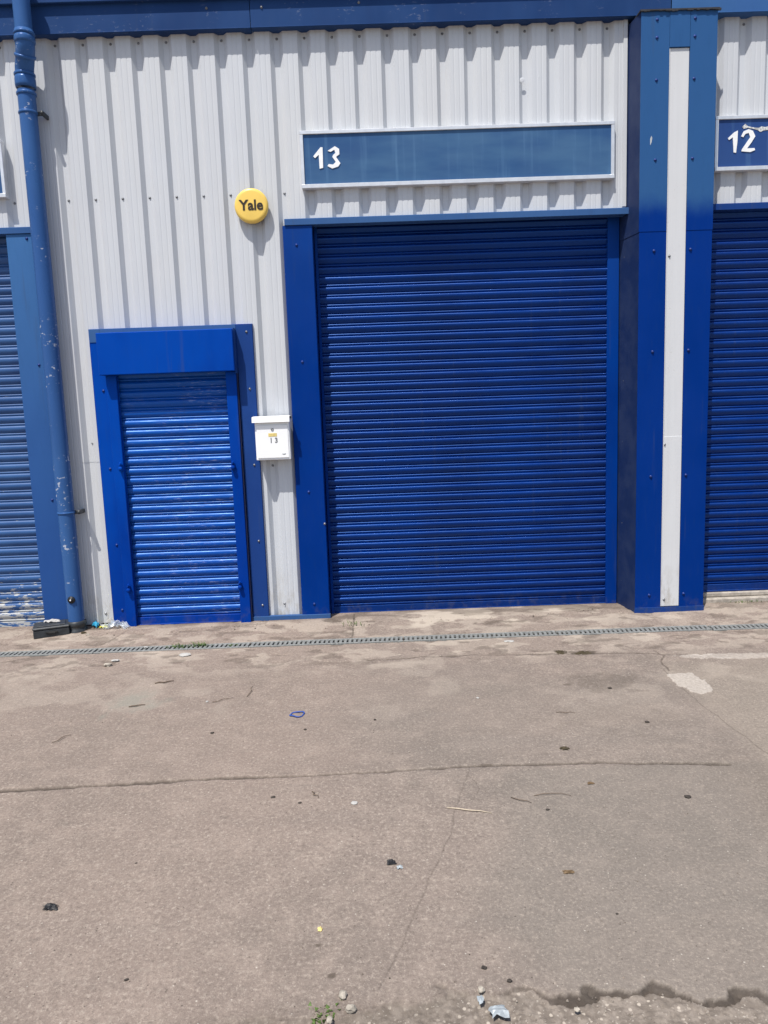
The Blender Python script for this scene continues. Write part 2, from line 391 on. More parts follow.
# frames of the big openings
mf = obj('shutter_frame', B((-.562, -.368, -.022, -.018, .03, 2.716), (-.370, -.366, -.018, .09, .03, 2.716), (-.564, -.560, -.018, .03, .03, 2.716)), M['frame'], bld)
screws(mf, 'blue', [(-.475, -.022, z) for z in (2.59, 1.823, .929, .124)])
screws(mf, 'screw', [(-.374, -.022, .70)])
lf = obj('shutter_frame', B((-2.398, -2.212, -.022, -.018, .03, 2.721), (-2.398, -2.394, -.018, .07, .03, 2.721), (-2.214, -2.210, -.018, .03, .03, 2.721)), M['left_frame'], bld)
screws(lf, 'blue', [(-2.262, -.022, z) for z in (2.69, 1.864, .939)])
obj('shutter_frame', B((-4.6, -4.4, -.022, -.018, .0, 2.721), (-4.404, -4.4, -.018, .07, 0, 2.721)), M['left_frame'], bld)
obj('shutter_frame', B((4.4, 4.6, -.022, -.018, .0, 2.721), (4.4, 4.404, -.018, .11, 0, 2.721)), M['frame'], bld)
# base flashing between the door and the main opening
obj('base_flashing', B((-.925, -.362, -.03, -.024, .012, .05), (-.925, -.362, -.024, .0, .047, .05)), M['faded'], bld)
obj('door_sill', B((2.262, 4.6, -.01, .35, .0, .05), (2.262, 4.6, .02, .35, .05, .086), bev=.008), simple('sill_concrete', (.40, .36, .31, 1), .9, 0, .3, 30, .004), bld)

# small security door ------------------------------------------------
df = obj('door_frame', B((-1.905, -1.81, -.022, -.018, .03, 2.088), (-1.81, -.91, -.0225, -.0185, 1.80, 2.088), (-1.909, -1.905, -.022, .03, .03, 2.088), (-1.909, -.8, -.018, .03, 2.086, 2.090)), M['fresh'], bld)
# faded flashing strip along the top and a right leaf left unpainted
obj('frame_flashing', B((-1.906, -1.835, -.026, -.0225, 2.0, 2.0885), (-1.834, -.915, -.0265, -.0228, 2.05, 2.0885), bev=.001), M['faded'], df)
rf = obj('frame_flashing', B((-.914, -.803, -.024, -.02, .045, 2.084), (-.805, -.801, -.02, .03, .045, 2.084)), M['mid'], df)
rf['label'] = 'worn dull blue strip right of the small door'
screws(df, 'blue', [(-1.842, -.022, z) for z in (1.675, 1.14, .604, .133)])
screws(rf, 'screw', [(-.843, -.024, z) for z in (2.036, 1.654, 1.132, .595, .131)])
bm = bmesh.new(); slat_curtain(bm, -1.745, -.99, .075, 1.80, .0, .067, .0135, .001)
ds = obj('door_shutter', bm, M['door_shutter'], bld); ds['label'] = 'small security shutter with brush marks and painted white glints'
obj('shutter_box', B((-1.826, -.921, -.128, -.03, 1.775, 2.052), bev=.004), M['fresh'], ds)
obj('box_end_plate', B((-.9205, -.916, -.1, -.03, 1.76, 2.06)), M['mid'], ds)
obj('bottom_bar', B((-1.745, -.99, -.02, .01, .018, .073), (-1.745, -.99, -.028, -.0205, .016, .026)), M['fresh'], ds)
obj('guide_rail', B((-1.808, -1.738, -.055, -.0225, .01, 1.774), (-1.738, -1.733, -.03, -.0225, .01, 1.774), bev=.003), M['fresh'], ds)
obj('guide_rail', B((-.998, -.926, -.055, -.0225, .01, 1.774), bev=.003), M['fresh'], ds)
obj('edge_strip', B((-.9245, -.9165, -.045, -.0245, .008, 2.05)), M['seam'], ds)
for x, z in ((-1.752, 1.156), (-.982, 1.137), (-1.768, .301), (-.986, .293)):
    bm = bmesh.new(); bx(bm, x-.011, x+.011, -.075, -.0555, z-.032, z+.018, .003)
    lathe(bm, (x, -.065, z-.012), (0, -1, 0), [(0, .014), (.018, .014), (.022, .010), (.0225, 0)], 12)
    tube(bm, [(x, -.075, z+.004), (x+.004, -.082, z+.032)], .006, 8)
    obj('catch', bm, M['fresh'], ds)

# ------------------------------------------------------------------ downpipe
dp = thing('downpipe', 'blue plastic rainwater downpipe with white paint chips beside the left unit frame', 'downpipe', (-2.146, -.085, 0))
bm = bmesh.new(); lathe(bm, (-2.146, -.085, .03), (0, 0, 1), [(0, .055), (3.55, .055)], 32)
obj('pipe', bm, M['pipe'], dp)
bm = bmesh.new(); lathe(bm, (-2.092, -.165, 3.90), (0, 0, 1), [(0, .052), (.32, .052)], 32)
obj('pipe', bm, M['pipe'], dp)
bm = bmesh.new()
bend = [(-2.092, -.165, 3.90), (-2.092, -.165, 3.835), (-2.096, -.158, 3.80), (-2.118, -.125, 3.75), (-2.139, -.095, 3.715), (-2.146, -.085, 3.68), (-2.146, -.085, 3.60)]
tube(bm, bend, [.056, .057, .057, .056, .057, .057, .057], 28)
bd = obj('swan_neck', bm, M['pipe'], dp)
def ring(c, ax, r, h, mat, par, name='collar'):
    bm = bmesh.new(); lathe(bm, c, ax, [(-h/2, r-.006), (-h/2, r), (-h/4, r+.003), (h/4, r+.003), (h/2, r), (h/2, r-.006)], 30); return obj(name, bm, mat, par)
ring((-2.092, -.165, 3.880), (0, 0, 1), .060, .016, M['pipe'], dp)
ring((-2.092, -.165, 3.845), (0, 0, 1), .0595, .04, M['pipe'], dp)
ring((-2.110, -.137, 3.765), (.25, -.38, .85), .061, .018, M['pipe'], dp)
ring((-2.146, -.085, 3.675), (0, 0, 1), .062, .018, M['pipe'], dp)
ring((-2.146, -.085, 3.63), (0, 0, 1), .0605, .07, M['pipe'], dp)
ring((-2.146, -.085, 3.56), (0, 0, 1), .0585, .02, M['pipe'], dp)
for z, w in ((3.445, .018), (.855, .014)):
    k = ring((-2.146, -.085, z), (0, 0, 1), .0575, w, M['pipe'], dp, 'bracket')
    bm = bmesh.new(); bx(bm, -2.10, -2.060, -.078, -.066, z-.012, z+.012, .002); bx(bm, -2.066, -2.050, -.09, .0, z-.014, z+.014, .003)
    lathe(bm, (-2.058, -.09, z), (0, -1, 0), [(0, .012), (.006, .012), (.0065, 0)], 10)
    obj('bracket_lug', bm, M['black_plastic'], k)
bm = bmesh.new(); lathe(bm, (-2.146, -.085, .0), (0, 0, 1), [(0, .068), (.03, .067), (.034, .062), (.055, .062), (.06, .066), (.085, .065), (.09, .058), (.092, .05)], 32)
obj('socket', bm, M['black_plastic'], dp)
bm = bmesh.new(); lathe(bm, (-2.146, -.130, .25), (0, -1, 0), [(-.01, .024), (.012, .026), (.018, .022), (.018, .011), (.026, .009), (.027, 0)], 24)
ic = obj('inspection_cap', bm, M['black'], dp)
bm = bmesh.new(); lathe(bm, (-2.146, -.1565, .25), (0, -1, 0), [(0, .006), (.004, .005), (.0045, 0)], 10)
obj('cap_screw', bm, M['alu'], ic)

# ------------------------------------------------------------------ signs
def sign(x0, x1, z0, z1, label, mat):
    x0, x1, z0, z1 = x0*1.007, x1*1.007, 1.5+(z0-1.5)*1.007, 1.5+(z1-1.5)*1.007
    s = thing('unit_sign', label, 'sign', ((x0+x1)/2, -.02, z0), 'blue number signs above the shutters')
    F = .022
    obj('sign_panel', B((x0+F, x1-F, -.026, .01, z0+F, z1-F), bev=0), mat, s)
    obj('sign_frame', B((x0, x1, -.036, .012, z1-F, z1), (x0, x1, -.040, .012, z0, z0+F+.003), (x0, x0+F, -.035, .012, z0+F+.003, z1-F), (x1-F, x1, -.035, .012, z0+F+.003, z1-F), bev=.002), M['alu'], s)
    return s
def glyph(s, name, pts, y=-.0265):
    bm = bmesh.new(); prism(bm, [(x*1.0085, 1.5+(z-1.5)*1.0085) for x, z in pts], y-.004, y); return obj(name, bm, M['lettering'], s)
ONE13 = [(-0.333, 3.132), (-0.283, 3.187), (-0.27, 3.185), (-0.272, 3.059), (-0.295, 3.054), (-0.297, 3.141), (-0.322, 3.12)]
THREE = [(-0.238, 3.163), (-0.19, 3.19), (-0.163, 3.173), (-0.162, 3.14), (-0.185, 3.124), (-0.158, 3.084), (-0.173, 3.064), (-0.212, 3.053), (-0.243, 3.069), (-0.235, 3.081), (-0.206, 3.077), (-0.188, 3.093), (-0.209, 3.125), (-0.203, 3.137), (-0.188, 3.148), (-0.194, 3.169), (-0.219, 3.156)]
ONE12 = [(2.381, 3.16), (2.421, 3.195), (2.445, 3.206), (2.444, 3.138), (2.437, 3.068), (2.421, 3.071), (2.413, 3.165), (2.388, 3.148)]
TWO = [(2.468, 3.169), (2.484, 3.2), (2.516, 3.212), (2.544, 3.201), (2.561, 3.167), (2.536, 3.128), (2.509, 3.093), (2.558, 3.094), (2.562, 3.081), (2.531, 3.07), (2.473, 3.076), (2.475, 3.087), (2.528, 3.162), (2.516, 3.189), (2.495, 3.183), (2.482, 3.163)]
PEEL = [(2.473, 3.227), (2.493, 3.246), (2.512, 3.23), (2.554, 3.221), (2.583, 3.219), (2.6, 3.227), (2.625, 3.222), (2.643, 3.226), (2.667, 3.221), (2.72, 3.228), (2.74, 3.212), (2.668, 3.201), (2.644, 3.203), (2.618, 3.202), (2.594, 3.193), (2.576, 3.205), (2.547, 3.2135), (2.512, 3.221), (2.484, 3.216)]
s13 = sign(-.417, 1.639, 2.935, 3.292, 'long blue sign with white number 13 above the middle roller shutter', M['sign'])
glyph(s13, 'number_one', ONE13); glyph(s13, 'number_three', THREE)
s12 = sign(2.299, 4.35, 2.958, 3.30, 'blue sign with white number 12 and peeled lettering right of the pillar', M['sign2'])
glyph(s12, 'number_one', ONE12); glyph(s12, 'number_two', TWO)
bm = bmesh.new(); prism(bm, [(x*1.0085, 1.5+(z-1.5)*1.0085) for x, z in PEEL], -.0285, -.0265); obj('peeled_film', bm, M['peeling'], s12)
sign(-4.4, -2.347, 2.942, 3.30, 'cropped sign at the left edge showing its silver frame end', M['sign'])

# ------------------------------------------------------------------ alarm bell box
al = thing('alarm_bell_box', 'round yellow alarm box with a black name above the small door', 'alarm box', (-.755, 0, 2.72))
bm = bmesh.new(); lathe(bm, (-.757, -.002, 2.840), (0, -1, 0), [(0, .10), (.01, .104), (.02, .105), (.026, .104), (.026, 0)], 48)
obj('back_plate', bm, M['black_plastic'], al)
bm = bmesh.new(); lathe(bm, (-.757, -.002, 2.844), (0, -1, 0), [(.0245, .104), (.030, .111), (.040, .112), (.053, .108), (.059, .100), (.061, .088), (.0615, 0)], 56)
cv = obj('cover', bm, M['yellow'], al)
def text(body, x, y, z, size, ext, mat, parent, name, bold=0., sx=1.):
    cu = bpy.data.curves.new(name, 'FONT'); cu.body = body; cu.size = size; cu.extrude = ext; cu.offset = bold
    cu.align_x = 'CENTER'; cu.align_y = 'CENTER'; cu.resolution_u = 4
    o = bpy.data.objects.new(name, cu); COL.objects.link(o)
    dg = bpy.context.evaluated_depsgraph_get(); dg.update()
    me = bpy.data.meshes.new_from_object(o.evaluated_get(dg))
    bpy.data.objects.remove(o); bpy.data.curves.remove(cu)
    me.transform(Matrix.Translation(Vector((x, y, z)) - WL[parent.name]) @ Matrix.Rotation(PI/2, 4, 'X') @ Matrix.Diagonal((sx, 1, 1, 1)))
    me.materials.clear(); me.materials.append(mat); me.name = name
    o = bpy.data.objects.new(name, me); COL.objects.link(o); o.parent = parent; WL[o.name] = WL[parent.name]
    return o
text('Yale', -.755, -.0645, 2.842, .091, .001, M['ink'], cv, 'brand_lettering', .0024, .98)

# ------------------------------------------------------------------ letterbox
lb = thing('letterbox', 'white wall letterbox with the number 13 between small door and roller shutter', 'letterbox', (-.69, 0, 1.17))
obj('body', B((-.812, -.578, -.105, -.026, 1.168, 1.432), bev=.004), M['white'], lb)
obj('front_door', B((-.800, -.588, -.110, -.1055, 1.182, 1.405), bev=.0015), M['white'], lb)
bm = bmesh.new()
prof = [(-.03, 1.466), (-.112, 1.462), (-.128, 1.452), (-.131, 1.424), (-.127, 1.424), (-.124, 1.448), (-.110, 1.456), (-.03, 1.459)]
lo = [bm.verts.new((-.826, y, z)) for y, z in prof]; hi = [bm.verts.new((-.572, y, z)) for y, z in prof]
for k in range(len(prof)):
    q = bm.faces.new([lo[k], lo[(k+1) % 8], hi[(k+1) % 8], hi[k]])
bm.faces.new(lo); bm.faces.new(hi[::-1])
bx(bm, -.826, -.8235, -.128, -.03, 1.425, 1.462); bx(bm, -.5745, -.572, -.128, -.03, 1.425, 1.462)
obj('hood', bm, M['white'], lb)
bm = bmesh.new(); lathe(bm, (-.565, -.10, 1.452), (1, 0, 0), [(-.008, .007), (.004, .007), (.005, 0)], 10); obj('hinge_pin', bm, M['black_plastic'], lb)
bm = bmesh.new(); lathe(bm, (-.694, -.110, 1.376), (0, -1, 0), [(0, .0095), (.004, .0095), (.005, .006), (.003, .005), (.003, 0)], 20); obj('lock', bm, M['screw'], lb)
bm = bmesh.new(); bx(bm, -.722, -.664, -.1115, -.1103, 1.327, 1.350, .0004); bx(bm, -.716, -.684, -.1119, -.1116, 1.341, 1.346); lab = obj('name_label', bm, M['label'], lb)
text('1', -.705, -.1112, 1.300, .047, .0006, M['grey_ink'], lb, 'number_one', .001, .9); text('3', -.670, -.1112, 1.300, .047, .0006, M['grey_ink'], lb, 'number_three', .0012, .9)
bm = bmesh.new(); lathe(bm, (-.622, -.1103, 1.208), (0, -1, 0), [(0, .010), (.0006, .010), (.0007, 0)], 20)
for v in bm.verts: v.co.x = -.622 + (v.co.x+.622)*1.3; v.co.z = 1.208+(v.co.z-1.208)*.6
obj('maker_emblem', bm, M['pale_ink'], lb)

# ------------------------------------------------------------------ ground
rng = np.random.RandomState(3)
def vn(x, y, sc, seed):
    r = np.random.RandomState(seed); N = 256; T = r.rand(N, N)
    u = x*sc+1000; v = y*sc+1000; i = np.floor(u).astype(int); j = np.floor(v).astype(int); fu = u-i; fv = v-j
    fu = fu*fu*(3-2*fu); fv = fv*fv*(3-2*fv)
    g = lambda a, b: T[a % N, b % N]
    return (g(i, j)*(1-fu)+g(i+1, j)*fu)*(1-fv)+(g(i, j+1)*(1-fu)+g(i+1, j+1)*fu)*fv
def fbm(x, y, sc, seed, o=4):
    s = 0; a = 1; t = 0
    for k in range(o): s = s+a*vn(x, y, sc*2**k, seed+k); t += a; a *= .5
    return s/t
def pdist(X, Y, pts):
    d = np.full(X.shape, 9.)
    for (ax, ay), (bx_, by) in zip(pts, pts[1:]):
        dx, dy = bx_-ax, by-ay; t = np.clip(((X-ax)*dx+(Y-ay)*dy)/(dx*dx+dy*dy), 0, 1)
        d = np.minimum(d, np.hypot(X-ax-t*dx, Y-ay-t*dy))
    return d
def ss(a, b, x): t = np.clip((x-a)/(b-a), 0, 1); return t*t*(3-2*t)
fx = np.arange(-3.0, 3.0001, .0052)
xs = np.concatenate([[-400, -60, -12, -5], [-3.6, -3.2], fx, [3.2, 3.6, 5, 12, 60, 400]])
ys_ = [-4.0]
while ys_[-1] < .22: ys_.append(ys_[-1]+ (.0035+.0016*(ys_[-1]+4.0)))
ys = np.concatenate([[-400, -60, -14, -6, -4.6, -4.2], ys_, [.5, 1, 6, 60, 400]])
X, Y = np.meshgrid(xs, ys); Z = np.zeros_like(X)
inner = ss(3.2, 2.9, np.abs(X))*ss(-4.15, -4.0, Y)*ss(.4, .2, Y)
near = ss(-.44, -.02, Y)*ss(3.0, 1.0, Y)
Z += .018*near*inner
Z += (fbm(X, Y, 1.1, 5, 2)-.5)*.006*inner
fine = fbm(X, Y, 40, 9, 3)-.5; Z += fine*.0016*inner
wob = (fbm(X, Y, 9, 21, 4)-.5)
wob2 = (fbm(X, Y, 28, 31, 3)-.5)
crack = np.zeros_like(X); pale = np.zeros_like(X); coarse = np.zeros_like(X); dirt = np.zeros_like(X)
def cut(pts, w, depth, wa=.02, amt=1., soft=.6, amp=None):
    global Z, crack
    d = pdist(X+wob*wa, Y+wob2*wa+wob*wa, pts)
    if amp is not None: w = w*amp
    m = ss(1, soft*.3, d/np.maximum(w, 1e-4))*inner*amt
    Z = Z-depth*m; crack = np.maximum(crack, m)
wv = .45+1.1*fbm(X, Y, 5, 77, 3)
cut([(-3, -2.37), (-1.59, -2.338), (-.7, -2.302), (-.45, -2.312), (0, -2.303), (.35, -2.285), (.9, -2.30), (1.40, -2.355)], .017, .012, .014, 1., .6, wv*(.55+.6*ss(-.2, -1.3, X)+.25*ss(-.1, .3, X)))
cut([(-.1, -.90), (.35, -.885), (.9, -.915), (1.2, -.94), (1.58, -.985), (1.69, -1.01)], .010, .004, .03, .8, .6, wv)
cut([(1.62, -.93), (1.66, -1.02), (1.60, -1.12), (1.57, -1.28)], .009, .006, .05, .7)
cut([(1.70, -1.03), (2.0, -1.085)], .008, .005, .03, .7)
cut([(1.55, -1.25), (1.545, -1.63), (1.60, -2.3), (1.70, -3.2)], .005, .003, .02, .45)
cut([(.343, -2.30), (.31, -2.42), (.25, -2.60), (.235, -2.72), (.165, -2.92), (.09, -3.12), (.02, -3.32), (-.052, -3.50)], .0036, .0015, .028, .42)
cut([(.33, -2.36), (.36, -2.46), (.325, -2.56), (.26, -2.60)], .003, .002, .03, .5)
cut([(-.196, .05), (-.20, -.46)], .008, .005, .02, .7)
cut([(-1.74, -.05), (-1.83, -.3), (-1.9, -.46)], .005, .004, .05, .5)
# broken front edge of the slab and rough surfacing before it
edge = -3.535+.035*np.sin(X*3.1+1)+wob*.10+wob2*.05
edge = edge-.03*ss(.2, -.3, X)
cm = ss(.006, -.012, Y-edge)*inner
coarse = np.maximum(coarse, cm)
Z -= .012*cm
stone = np.abs(fbm(X, Y, 70, 51, 2)-.5); Z += cm*stone*.014
ew = (.004+.034*ss(.28, .5, X)*(.25+1.1*ss(.35, .7, fbm(X, Y*.3, 9, 90, 3)))*(1-.5*ss(.66, .8, X)))*(.75+1.4*wob2)
em = ss(1, .7, np.abs(Y-edge-.004+.03*wob2)/ew)*inner*(.25+.75*ss(.2, .45, X))
Z -= em*.009; crack = np.maximum(crack, em*np.clip(.66+.6*fbm(X, Y, 34, 91, 3), 0, 1))
dirt = np.maximum(dirt, .55*ss(.10, 0, np.abs(Y-edge+.03))*ss(.5, -.3, X)*inner*fbm(X, Y, 12, 61, 3)*1.4)
# trench for the drainage channel
dy0, dy1 = -.570, -.468
DRX = -.02*ss(1.2, 2.6, X)
tr = ss(dy0-.004, dy0+.002, Y-DRX)*ss(dy1+.004, dy1-.002, Y-DRX)*inner
Z = Z*(1-tr)-.017*tr; dirt = np.maximum(dirt, tr*(.55+.35*fbm(X, Y, 5, 71, 3)))
# scuffed pale surface by the wall, worn paint in front of the main shutter
p1 = ss(.47, .55, fbm(X*.55, Y, 8, 101, 4))*ss(-.02, .35, X)*ss(1.75, 1.2, X)*ss(-.36, -.2, Y)*ss(.12, 0., Y)
p2 = ss(.52, .60, fbm(X*.6, Y, 11, 111, 5))*ss(-1.25, -.75, Y)*ss(.02, -.1, Y)*.42
p3 = ss(.60, .70, fbm(X, Y, 3, 121, 4))*.25*ss(-2.2, -1.2, Y)
def inside(pts, wa):
    xx = X+wob*wa+wob2*wa*.6; yy = Y+wob2*wa-wob*wa*.5; c_in = np.zeros(X.shape, bool)
    for (ax_, ay_), (bx2, by2) in zip(pts, pts[1:]+pts[:1]):
        c_in ^= ((ay_ > yy) != (by2 > yy)) & (xx < (bx2-ax_)*(yy-ay_)/((by2-ay_) or 1e-9)+ax_)
    return c_in
mort = np.maximum(inside([(1.535, -1.33), (1.62, -1.31), (1.70, -1.325), (1.70, -1.40), (1.715, -1.50), (1.675, -1.60), (1.59, -1.62), (1.545, -1.50)], .05),
                  inside([(1.69, -1.04), (1.95, -1.04), (2.3, -1.05), (3.0, -1.07), (3.0, -1.17), (2.3, -1.15), (2.0, -1.13), (1.76, -1.085)], .04)*(.75+.25*(fbm(X, Y, 9, 33, 3) > .48)))*1.
Z += mort*.003; crack *= (1-mort)
pale = np.clip(p1+p2+p3, 0, 1)*inner
# dirty blooms near the joint on the right and other stains
for cx, cy, rx, ry, a in ((1.07, -.90, .05, .035, 1.), (1.20, -.93, .06, .035, 1.), (.95, -.87, .05, .02, .6), (1.13, -.91, .03, .02, .8),
                          (-.213, -3.305, .02, .016, .8), (-.166, -3.425, .014, .011, .9), (1.17, -1.42, .20, .14, .35), (1.1, -1.85, .3, .2, .12),
                          (-1.95, -.27, .12, .05, .5), (-.35, -.09, .06, .05, .8), (-2.02, -.05, .2, .05, .75), (.85, -.25, .18, .03, .7), (-.21, -.47, .03, .03, .8), (-1.0, -.1, .1, .03, .5),
                          (.98, -1.42, .03, .02, .7), (.42, -2.28, .04, .012, .6), (-.8, -.30, .06, .02, .5),(2.5,-.1,.2,.06,.5)):
    q = np.hypot((X-cx)/rx, (Y-cy)/ry)+(fbm(X, Y, 22, int(900+cx*37) % 997, 4)-.5)*1.9
    dirt = np.maximum(dirt, a*ss(1.05, .6, q)*inner)
band = ss(-1.15, -.8, Y)*ss(.08, 0, Y)
dirt = np.maximum(dirt, .5*band*ss(.60, .70, fbm(X*.6, Y, 16, 141, 4))*inner)
dirt = np.maximum(dirt, .65*ss(.46, .66, fbm(X*.5, Y, 13, 151, 4))*ss(-.13, -.02, Y)*inner)
Z -= band*ss(.56, .66, fbm(X*.6, Y, 16, 141, 4))*.004*inner
green = ss(1.1, .3, np.hypot((X+1.343)/.17, (Y+1.44)/.17)+(fbm(X, Y, 14, 77, 3)-.5)*1.6)*inner
ny, nx = X.shape
co = np.stack([X, Y, Z], -1).reshape(-1, 3).astype(np.float32)
idx = np.arange(ny*nx).reshape(ny, nx)
quads = np.stack([idx[:-1, :-1], idx[:-1, 1:], idx[1:, 1:], idx[1:, :-1]], -1).reshape(-1, 4)
me = bpy.data.meshes.new('ground'); nf = len(quads)
me.vertices.add(len(co)); me.vertices.foreach_set('co', co.ravel())
me.loops.add(nf*4); me.loops.foreach_set('vertex_index', quads.ravel().astype(np.int32))
me.polygons.add(nf); me.polygons.foreach_set('loop_start', np.arange(0, nf*4, 4, dtype=np.int32))
me.polygons.foreach_set('loop_total', np.full(nf, 4, dtype=np.int32))
me.polygons.foreach_set('use_smooth', np.ones(nf, dtype=bool))
me.update(calc_edges=True)
wv3 = (fbm(X, Y, 1.6, 171, 4)-.5)*.5
sm = ss(.12, .55, X+wv3)*ss(-2.28, -2.36, Y); sm2 = ss(-.2, .4, X+wv3+.25*(Y+2.3))*ss(-1.15, -1.5, Y)*.45
lf_ = ss(.2, -.8, X+wv3)
for nm, arr in (('tones', (np.maximum(sm, sm2), lf_, ss(1.25, 1.5, X+wv3*.6+.1*(Y+2.8))*ss(-2.1, -2.5, Y), np.ones_like(X))), ('marks', (crack, pale, dirt, coarse)), ('tints', (green, ss(1.5, 1.62, X)*ss(-1.0, -1.3, Y), ss(-1.2, -.6, Y), mort))):
    at = me.color_attributes.new(nm, 'FLOAT_COLOR', 'POINT')
    at.data.foreach_set('color', np.stack(arr, -1).reshape(-1).astype(np.float32))
gr = bpy.data.objects.new('ground', me); COL.objects.link(gr); struct(gr); gr['label'] = 'worn grey brown concrete yard'

t = NT('worn_concrete')
def attr(nm):
    a = t.n('ShaderNodeAttribute'); a.attribute_name = nm
    s = t.n('ShaderNodeSeparateColor'); t.link(a.outputs['Color'], s.inputs[0]); return s.outputs[0], s.outputs[1], s.outputs[2], a.outputs['Alpha']
ck, pl, di, cs = attr('marks'); gn, sl, nw, mo = attr('tints')
GA, GB, GC = (.207, .167, .142, 1), (.265, .216, .182, 1), (.168, .139, .119, 1)
big = t.noise(.9, detail=5, rough=.6); med = t.noise(7, detail=5, rough=.65, off=(2, 3, 0)); sp = t.noise(95, detail=3, rough=.7); sp2 = t.noise(230, detail=2, off=(7, 1, 0))
c = t.mix(t.ramp(big, .36, .64), GA, GC)
c = t.mix(t.ramp(med, .42, .68, 0, .7), c, GB)
streaky = t.noise(2.2, (.35, 1.6, 1), 5, .6, off=(5, 8, 0))
c = t.mix(t.ramp(streaky, .5, .72, 0, .35), c, (.17, .145, .128, 1))
smo, lef, drk, _ = attr('tones')
c = t.mix(t.math('MULTIPLY', smo, .55), c, (.172, .155, .134, 1))
c = t.mix(t.math('MULTIPLY', drk, .3), c, (.15, .12, .095, 1))
c = t.mix(t.math('MULTIPLY', lef, .25), c, (.25, .19, .155, 1))
c = t.mix(t.math('MULTIPLY', nw, .35), c, (.28, .22, .185, 1))
c = t.mix(t.math('MULTIPLY', sl, .45), c, (.25, .215, .175, 1))
grn = t.noise(62, (1, .8, 1), 4, .75, off=(1, 9, 0))
gsc = t.math('SUBTRACT', 1., t.math('MULTIPLY', smo, .6))
c = t.mix(t.math('MULTIPLY', t.ramp(grn, .52, .68, 0, .5), gsc), c, (.40, .345, .29, 1))
c = t.mix(t.math('MULTIPLY', t.ramp(grn, .46, .32, 0, .42), gsc), c, (.12, .10, .085, 1))
c = t.mix(t.ramp(sp, .52, .72, 0, .45), c, (.40, .34, .28, 1))
c = t.mix(t.ramp(sp, .47, .28, 0, .55), c, (.105, .085, .07, 1))
c = t.mix(t.ramp(sp2, .62, .72, 0, .5), c, (.42, .37, .31, 1))
vo = t.n('ShaderNodeTexVoronoi'); vo.inputs['Scale'].default_value = 55; t.link(t.pos, vo.inputs['Vector'])
fleck = t.ramp(vo.outputs['Distance'], .16, .10)
vsep = t.n('ShaderNodeSeparateColor'); t.link(vo.outputs['Color'], vsep.inputs[0])
fm = t.math('MULTIPLY', fleck, t.ramp(vsep.outputs[0], .80, .84)); c = t.mix(t.math('MULTIPLY', fm, .7), c, (.05, .042, .035, 1))
fm = t.math('MULTIPLY', fleck, t.ramp(vsep.outputs[1], .88, .91)); c = t.mix(t.math('MULTIPLY', fm, .7), c, (.5, .46, .40, 1))
smu = t.noise(13, (.8, 1.2, 1), 5, .7, off=(8, 2, 0)); c = t.mix(t.ramp(smu, .56, .74, 0, .38), c, (.115, .098, .084, 1))
smu = t.noise(26, (1, 1, 1), 4, .7, off=(2, 5, 0)); c = t.mix(t.ramp(smu, .54, .70, 0, .35), c, (.31, .265, .22, 1))
c = t.mix(t.math('MULTIPLY', gn, .40), c, (.16, .19, .16, 1))
c = t.mix(t.math('MULTIPLY', pl, .75), c, (.47, .41, .34, 1))
c = t.mix(t.math('MULTIPLY', mo, .6), c, t.mix(t.ramp(grn, .35, .65), (.40, .36, .32, 1), (.52, .475, .42, 1)))
cc = t.mix(t.ramp(t.noise(45, detail=3, off=(3, 3, 0)), .38, .66), (.155, .13, .108, 1), (.235, .20, .168, 1))
cc = t.mix(t.ramp(t.noise(140, detail=2, off=(1, 3, 0)), .64, .72, 0, .7), cc, (.42, .38, .33, 1))
v2 = t.n('ShaderNodeTexVoronoi'); v2.inputs['Scale'].default_value = 75; t.link(t.pos, v2.inputs['Vector'])
vs2 = t.n('ShaderNodeSeparateColor'); t.link(v2.outputs['Color'], vs2.inputs[0])
cc = t.mix(t.math('MULTIPLY', t.ramp(v2.outputs['Distance'], .42, .25), t.ramp(vs2.outputs[0], .62, .95)), cc, (.42, .37, .31, 1))
c = t.mix(cs, c, cc)
c = t.mix(t.math('MULTIPLY', di, .78), c, (.062, .048, .036, 1))
c = t.mix(t.math('MULTIPLY', ck, .92), c, (.05, .04, .032, 1))
nb = t.bump(sp, .004, .55); nb = t.bump(sp2, .0015, .5, nb); nb = t.bump(med, .006, .4, nb)
me.materials.append(t.out(c, .88, nb, spec=.25))

# ------------------------------------------------------------------ drainage channel
dr = thing('drainage_channel', 'galvanised slotted drainage channel running along the foot of the building', 'drain', (0, -.52, 0))
bm = bmesh.new(); L = .996; ya, yb = -.567, -.471
bx(bm, 0, L, ya, ya+.016, -.012, .003, .001); bx(bm, 0, L, yb-.016, yb, -.012, .003, .001)
n = 33
for k in range(n):
    x = (k+.5)*L/n
    vs = [(x-.0085, ya+.0162), (x+.0085, ya+.0162), (x+.0135, yb-.0162), (x-.0035, yb-.0162)]
    lo = [bm.verts.new((px, py, -.008)) for px, py in vs]; hi = [bm.verts.new((px, py, .0015)) for px, py in vs]
    bm.faces.new(lo[::-1]); bm.faces.new(hi)
    for q in range(4): bm.faces.new([lo[q], lo[(q+1) % 4], hi[(q+1) % 4], hi[q]])
g0 = obj('grate', bm, M['galv'], dr); base = g0.location.copy()
for i, x in enumerate(range(-3, 3)):
    o = g0 if i == 0 else g0.copy()
    if i: COL.objects.link(o); o.parent = dr
    xx = x+.14; o.location = (xx, -.02*max(0, min(1, (xx+.5-1.2)/1.4)), random.uniform(-.001, .001)); o.rotation_euler.z = random.uniform(-.002, .002)

